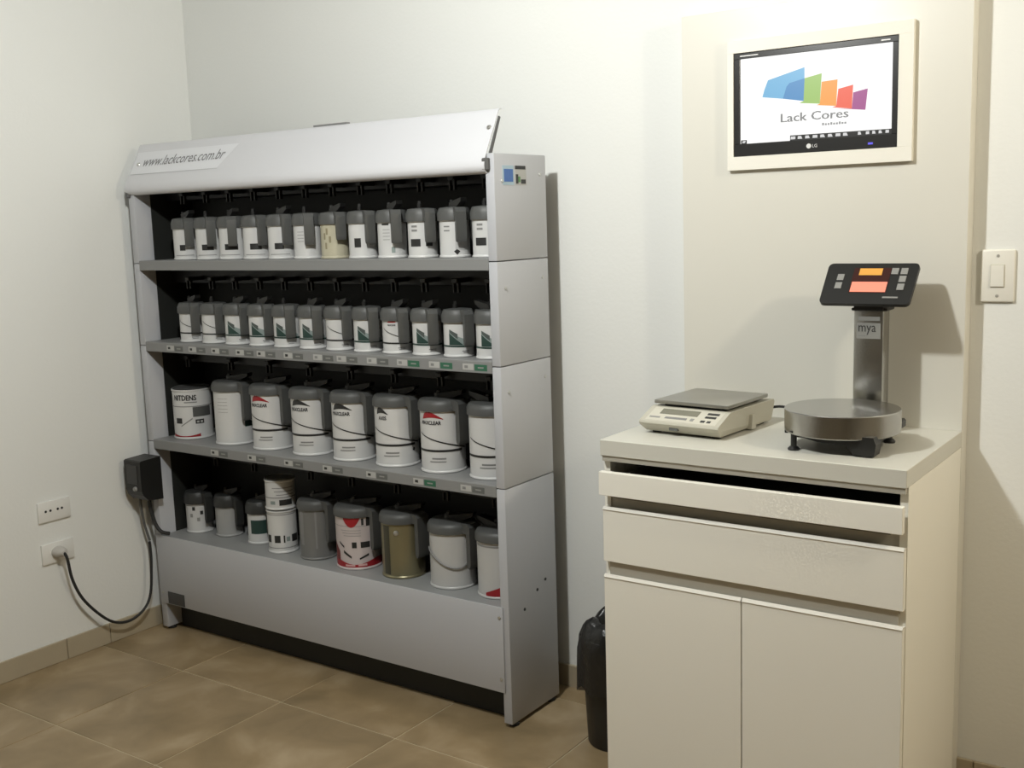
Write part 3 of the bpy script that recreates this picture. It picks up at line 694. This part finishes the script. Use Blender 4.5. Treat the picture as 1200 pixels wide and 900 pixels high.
MB().lathe([(0, 0), (0.0062, 0), (0.0062, 0.0006), (0, 0.0006)], 18).xf(lambda x, y, z: (lx+x, by-0.0012-z, lz+y)).build('maker_badge', lm, tv, smooth=False)
vs, fs, wd = text2d('LG', 0.0078)
MB().add([(lx+0.0095+a, by-0.0016, lz-0.0039+b) for a, b in vs], fs).build('maker_badge', lm, tv, smooth=False)
MB().box(sx0+0.872*(sx1-sx0)-0.006, sx0+0.872*(sx1-sx0)+0.006, by-0.0020, by-0.0012, lz-0.006, lz-0.001).build('power_light', glow('power_light_violet', (0.12, 0.10, 0.75), 1.2), tv, smooth=False)
MB().box(sx0, sx0+0.050, by-0.0016, by-0.0012, sz1+0.006, sz1+0.0085).build('model_print', lm, tv, smooth=False)
MB().box(sx1-0.028, sx1-0.006, by-0.0016, by-0.0012, sz1+0.005, sz1+0.008).build('model_print', lm, tv, smooth=False)

# light switch
sw = thing('light_switch', 'white single rocker light switch on the wall right of the panel', 'light switch', (2.9058, 0, 1.3216))
MB().box(-0.0385, 0.0385, -0.009, 0, -0.0632, 0.0632, 0.004, 3).build('plate', M_PLATE, sw)
MB().box(-0.0165, 0.0165, -0.0105, -0.0085, -0.028, 0.028, 0.001, 1).build('rocker_frame', mat('plate_line', (0.62, 0.60, 0.53), 0.4), sw, smooth=False)
MB().prism([(-0.0135, -0.025), (-0.0125, 0.025), (-0.009, 0.025), (-0.009, -0.025)], lambda a, b, d: (d, a, b), -0.0145, 0.0145).build('rocker', M_PLATE, sw, smooth=False)
for zz in (-0.048, 0.048):
    MB().lathe([(0, 0), (0.004, 0), (0.003, 0.0015), (0, 0.002)], 10).xf(lambda x, y, z, zz=zz: (x, -0.009-z, zz+y)).build('screw', mat('screw_grey', (0.35, 0.34, 0.31), 0.4), sw)

# sockets on the left wall
def socket_plate(zc, label, holes):
    t = thing('wall_socket', label, 'wall socket', (0, -0.718, zc))
    MB().box(0, 0.009, -0.062, 0.062, -0.036, 0.036, 0.003, 2).build('plate', M_SOCK, t)
    if holes:
        for yy in (-0.034, -0.016, 0.012, 0.028):
            MB().lathe([(0, 0), (0.0045, 0), (0.0045, 0.0008), (0, 0.0008)], 10).xf(lambda x, y, z, yy=yy: (0.009+z, yy+x, y+0.002)).build('socket_hole', M_INK, t, smooth=False)
    return t
socket_plate(0.543, 'white wall plate with dark pin holes, upper one on the left wall', True)
socket_plate(0.394, 'white wall socket with a plug in it, lower one on the left wall', False)
pc = thing('power_cord', 'black power cord looping from the lower wall socket up to the rack', 'cord', (0, 0, 0))
MB().lathe([(0, 0), (0.019, 0), (0.020, 0.012), (0.016, 0.030), (0.008, 0.042), (0, 0.042)], 16).xf(lambda x, y, z: (0.0095+z, -0.722+x*1.25, 0.396+y)).build('plug', mat('plug_grey', (0.50, 0.48, 0.45), 0.5), pc)
MB().tube(smooth_path([(0.048, -0.722, 0.396), (0.058, -0.718, 0.375), (0.052, -0.701, 0.290), (0.05, -0.659, 0.200), (0.05, -0.571, 0.1025), (0.05, -0.494, 0.074), (0.05, -0.425, 0.0948), (0.05, -0.388, 0.148), (0.048, -0.372, 0.259), (0.048, -0.371, 0.325), (0.050, -0.374, 0.345)]), 0.0052, 8).build('cable', M_RUBBER, pc)

# ------------------------------------------------------------------ bench balance
ba = thing('bench_balance', 'low beige bench balance with a square steel pan', 'scale', (2.270, -0.270, ZT), math.radians(-4))
bp = [(-0.128, 0.006), (-0.150, 0.024), (-0.154, 0.030), (-0.152, 0.035), (-0.088, 0.062), (0.148, 0.062), (0.154, 0.056), (0.150, 0.010), (0.140, 0.006)]
body = MB().prism(bp, lambda a, b, d: (d, a, b), -0.112, 0.112)
body.xf(lambda x, y, z: (x*(1.0 if z > 0.02 else 0.94), y, z))
bo = body.build('body', M_BEIGE, ba, smooth=False)
def slope(x, t, e):   # t 0..1 up the keypad slope
    return (x, -0.152+0.064*t-0.389*e, 0.035+0.027*t+0.921*e)
def slope_rect(x0, x1, t0, t1, e=0.0006, name='key', m=None):
    return MB().add([slope(x0, t0, e), slope(x1, t0, e), slope(x1, t1, e), slope(x0, t1, e), slope(x0, t0, -0.0005), slope(x1, t0, -0.0005), slope(x1, t1, -0.0005), slope(x0, t1, -0.0005)],
                    [(0, 1, 2, 3), (0, 4, 5, 1), (1, 5, 6, 2), (2, 6, 7, 3), (3, 7, 4, 0)]).build(name, m, bo, smooth=False)
slope_rect(-0.098, 0.100, 0.08, 0.93, 0.0004, 'keypad', M_BEIGEL)
slope_rect(-0.072, 0.036, 0.52, 0.86, 0.0009, 'lcd_display', M_LCD)
slope_rect(-0.092, -0.062, 0.24, 0.33, 0.0009, 'key_print', M_KEY)
slope_rect(-0.048, 0.014, 0.24, 0.36, 0.0009, 'key_print', M_GINK)
slope_rect(0.024, 0.034, 0.22, 0.38, 0.0009, 'key_print', M_KEY)
for x0, x1, t0, t1 in ((0.058, 0.090, 0.70, 0.82), (0.058, 0.088, 0.48, 0.60), (0.054, 0.066, 0.20, 0.32), (0.072, 0.082, 0.20, 0.32)):
    slope_rect(x0, x1, t0, t1, 0.0012, 'key', M_LIDD)
MB().box(-0.028, -0.004, -0.1475, -0.139, 0.0145, 0.0215).build('maker_mark', M_DTAG, bo, smooth=False)
MB().box(-0.085, 0.085, -0.070, 0.110, 0.0618, 0.069).build('pan_support', M_BLACK, ba, smooth=False)
MB().box(-0.106, 0.106, -0.088, 0.128, 0.069, 0.0785, 0.0018, 2).build('pan', M_STEELP, ba)
for xx in (-0.085, 0.085):
    for yy in (-0.11, 0.12):
        MB().lathe([(0, 0), (0.012, 0), (0.012, 0.007), (0, 0.007)], 12, (xx, yy, 0)).build('foot', M_RUBBER, ba)
MB().prism([(0.012, 0.004), (0.036, 0.004), (0.030, 0.040), (0.018, 0.040)], lambda a, b, d: (d, a, b), 0.104, 0.118).build('side_clip', M_BEIGE, bo, smooth=False)
MB().tube(smooth_path([(0.09, 0.150, 0.035), (0.13, 0.165, 0.040), (0.19, 0.155, 0.030), (0.25, 0.170, 0.006), (0.33, 0.175, 0.005)]), 0.0035, 6).build('mains_lead', M_RUBBER, ba)

# ------------------------------------------------------------------ platform scale with column
ps = thing('platform_scale', 'round steel platform scale with a column and tilted black display head', 'scale', (2.645, -0.345, ZT))
MB().lathe([(0, 0.080), (0.126, 0.078), (0.126, 0.040), (0.1295, 0.0385), (0.131, 0.0405), (0.131, 0.0895), (0.1295, 0.0912), (0, 0.0915)], 72).build('pan', M_STEEL, ps, ang=30)
for xx, yy in ((-0.083, -0.089), (0.086, -0.090), (-0.085, 0.085), (0.085, 0.085)):
    MB().lathe([(0, 0), (0.013, 0), (0.014, 0.004), (0.010, 0.008), (0.007, 0.010), (0.007, 0.046), (0, 0.046)], 14, (xx, yy, 0)).build('foot', M_BLACK, ps)
MB().prism([(-0.088, 0.046), (-0.070, 0.036), (-0.02, 0.026), (0.042, 0.024), (0.060, 0.004), (0.106, 0.004), (0.110, 0.030), (0.104, 0.046)], lambda a, b, d: (a, d, b), -0.104, -0.062).build('base_casting', M_BLACK, ps, smooth=False)
MB().box(-0.09, 0.10, -0.065, 0.17, 0.024, 0.046, 0.004, 1).build('base_frame', M_BLACK, ps, smooth=False)
MB().box(-0.124, -0.116, -0.04, 0.0, 0.028, 0.056).build('level_tab', M_BLACK, ps, smooth=False)
cx0, cx1, cy0, cy1 = -0.032, 0.040, 0.172, 0.225
MB().box(cx0, cx1, cy0, cy1, 0.008, 0.306, 0.004, 2).build('column', M_STEEL, ps)
pl = MB().box(cx0+0.008, cx1-0.006, cy0-0.0009, cy0, 0.234, 0.272).build('maker_plate', mat('plate_silver', (0.27, 0.27, 0.255), 0.4), ps, smooth=False)
vs, fs, wd = text2d('mya', 0.018, 0.042)
MB().add([(cx0+0.013+a, cy0-0.0013, 0.251+b*0.85) for a, b in vs], fs).build('maker_word', M_INK, pl, smooth=False)
MB().box(cx0+0.013, cx0+0.030, cy0-0.0013, cy0-0.0009, 0.240, 0.2425).build('maker_word', M_GINK, pl, smooth=False)
MB().box(cx0+0.012, cx1-0.008, cy0-0.0009, cy0, 0.278, 0.288).build('maker_plate', mat('plate_silver', (0.27, 0.27, 0.255), 0.4), ps, smooth=False)
MB().box(cx0-0.004, cx1+0.010, cy0-0.006, cy1+0.004, 0.302, 0.309, 0.002, 1).box(cx0+0.004, cx1+0.002, cy0-0.012, cy1-0.010, 0.305, 0.345).build('neck', M_BLACK, ps, smooth=False)
# head: tilted face with rounded corners, local frame a (x), b up the face, n outwards
HB = Vector((0.002, 0.132, 0.322)); HT = Vector((0.002, 0.218, 0.414))
ub = (HT-HB).normalized(); hl_ = (HT-HB).length; un = Vector((1, 0, 0)).cross(ub).normalized()
def face(a, b, d): p = HB+Vector((1, 0, 0))*a+ub*b+un*d; return (p.x, p.y, p.z)
def rounded(w0, w1, h, r=0.012, n=4):
    out = []
    for cx_, cy_, s0 in ((w1-r, h-r, 0), (-w1+r, h-r, 90), (-w0+r, r, 180), (w0-r, r, 270)):
        for i in range(n+1):
            a = math.radians(s0+90*i/n); out.append((cx_+r*math.cos(a), cy_+r*math.sin(a)))
    return out
rim = rounded(0.108, 0.110, hl_)
small_ = [(a*0.86, hl_/2+(b-hl_/2)*0.72+0.010) for a, b in rim]
n = len(rim)
hd = MB()
hd.add([face(a, b, 0) for a, b in rim]+[face(a, b, -0.010) for a, b in rim]+[face(a, b, -0.040) for a, b in small_],
       [list(range(n))]+[[i, (i+1) % n, n+(i+1) % n, n+i] for i in range(n)]+[[n+i, n+(i+1) % n, 2*n+(i+1) % n, 2*n+i] for i in range(n)]+[[2*n+i for i in range(n)][::-1]])
head = hd.build('display_head', M_BLACK, ps, ang=35)
def fr_rect(a0, a1, b0, b1, e, name, m):
    pts = [(a0, b0), (a1, b0), (a1, b1), (a0, b1)]
    return MB().prism(pts, face, 0.0, e).build(name, m, head, smooth=False)
fr_rect(-0.043, 0.0465, 0.034, 0.111, 0.0006, 'display_window', M_REDB)
fr_rect(-0.029, 0.026, 0.088, 0.109, 0.0012, 'display', M_AMBER)
fr_rect(-0.040, 0.045, 0.036, 0.067, 0.0012, 'display', M_REDD)
for a0, b0 in ((-0.080, 0.072), (-0.080, 0.046), (0.048, 0.091), (0.070, 0.091), (0.070, 0.067), (0.070, 0.043)):
    fr_rect(a0, a0+0.016, b0, b0+0.019, 0.0014, 'key', M_KEY)
fr_rect(0.042, 0.078, 0.018, 0.0225, 0.0008, 'head_print', M_KEY)

# ------------------------------------------------------------------ waste bin with bag
bn = thing('waste_bin', 'black waste bin lined with a black bag between rack and cabinet', 'waste bin', (1.972, -0.250, 0))
MB().lathe([(0, 0), (0.080, 0), (0.084, 0.006), (0.098, 0.318), (0.101, 0.322), (0.098, 0.326), (0.094, 0.318), (0.080, 0.012), (0, 0.012)], 28).build('bucket', M_BLACK, bn)
s = MB(); seg = 40; vs = []; fs = []
prof = [(0.090, 0.165), (0.111, 0.167), (0.1105, 0.22), (0.108, 0.28), (0.1045, 0.312), (0.097, 0.335), (0.088, 0.352), (0.070, 0.366), (0.058, 0.362), (0.045, 0.30), (0.03, 0.22), (0, 0.21)]
for i in range(seg):
    a = 2*PI*i/seg
    for j, (r, z) in enumerate(prof):
        wob = 0.0035*math.sin(a*7+j*0.8)+0.0025*math.sin(a*13+j*1.7)
        k = 1 if 0 < j < 9 else 0
        zz = z+(0.012*math.sin(a*3+1)+0.008*math.sin(a*8)) * (1 if j <= 1 else (0.9 if 5 < j < 9 else 0.2))
        rr_ = max(0, r+wob*k*0.55)
        vs.append((rr_*math.cos(a), rr_*math.sin(a), zz if r > 0 else 0.21))
m_ = len(prof)
for i in range(seg):
    for k in range(m_-1): fs.append((i*m_+k, ((i+1) % seg)*m_+k, ((i+1) % seg)*m_+k+1, i*m_+k+1))
s.add(vs, fs).build('bag', M_BAG, bn, ang=60)
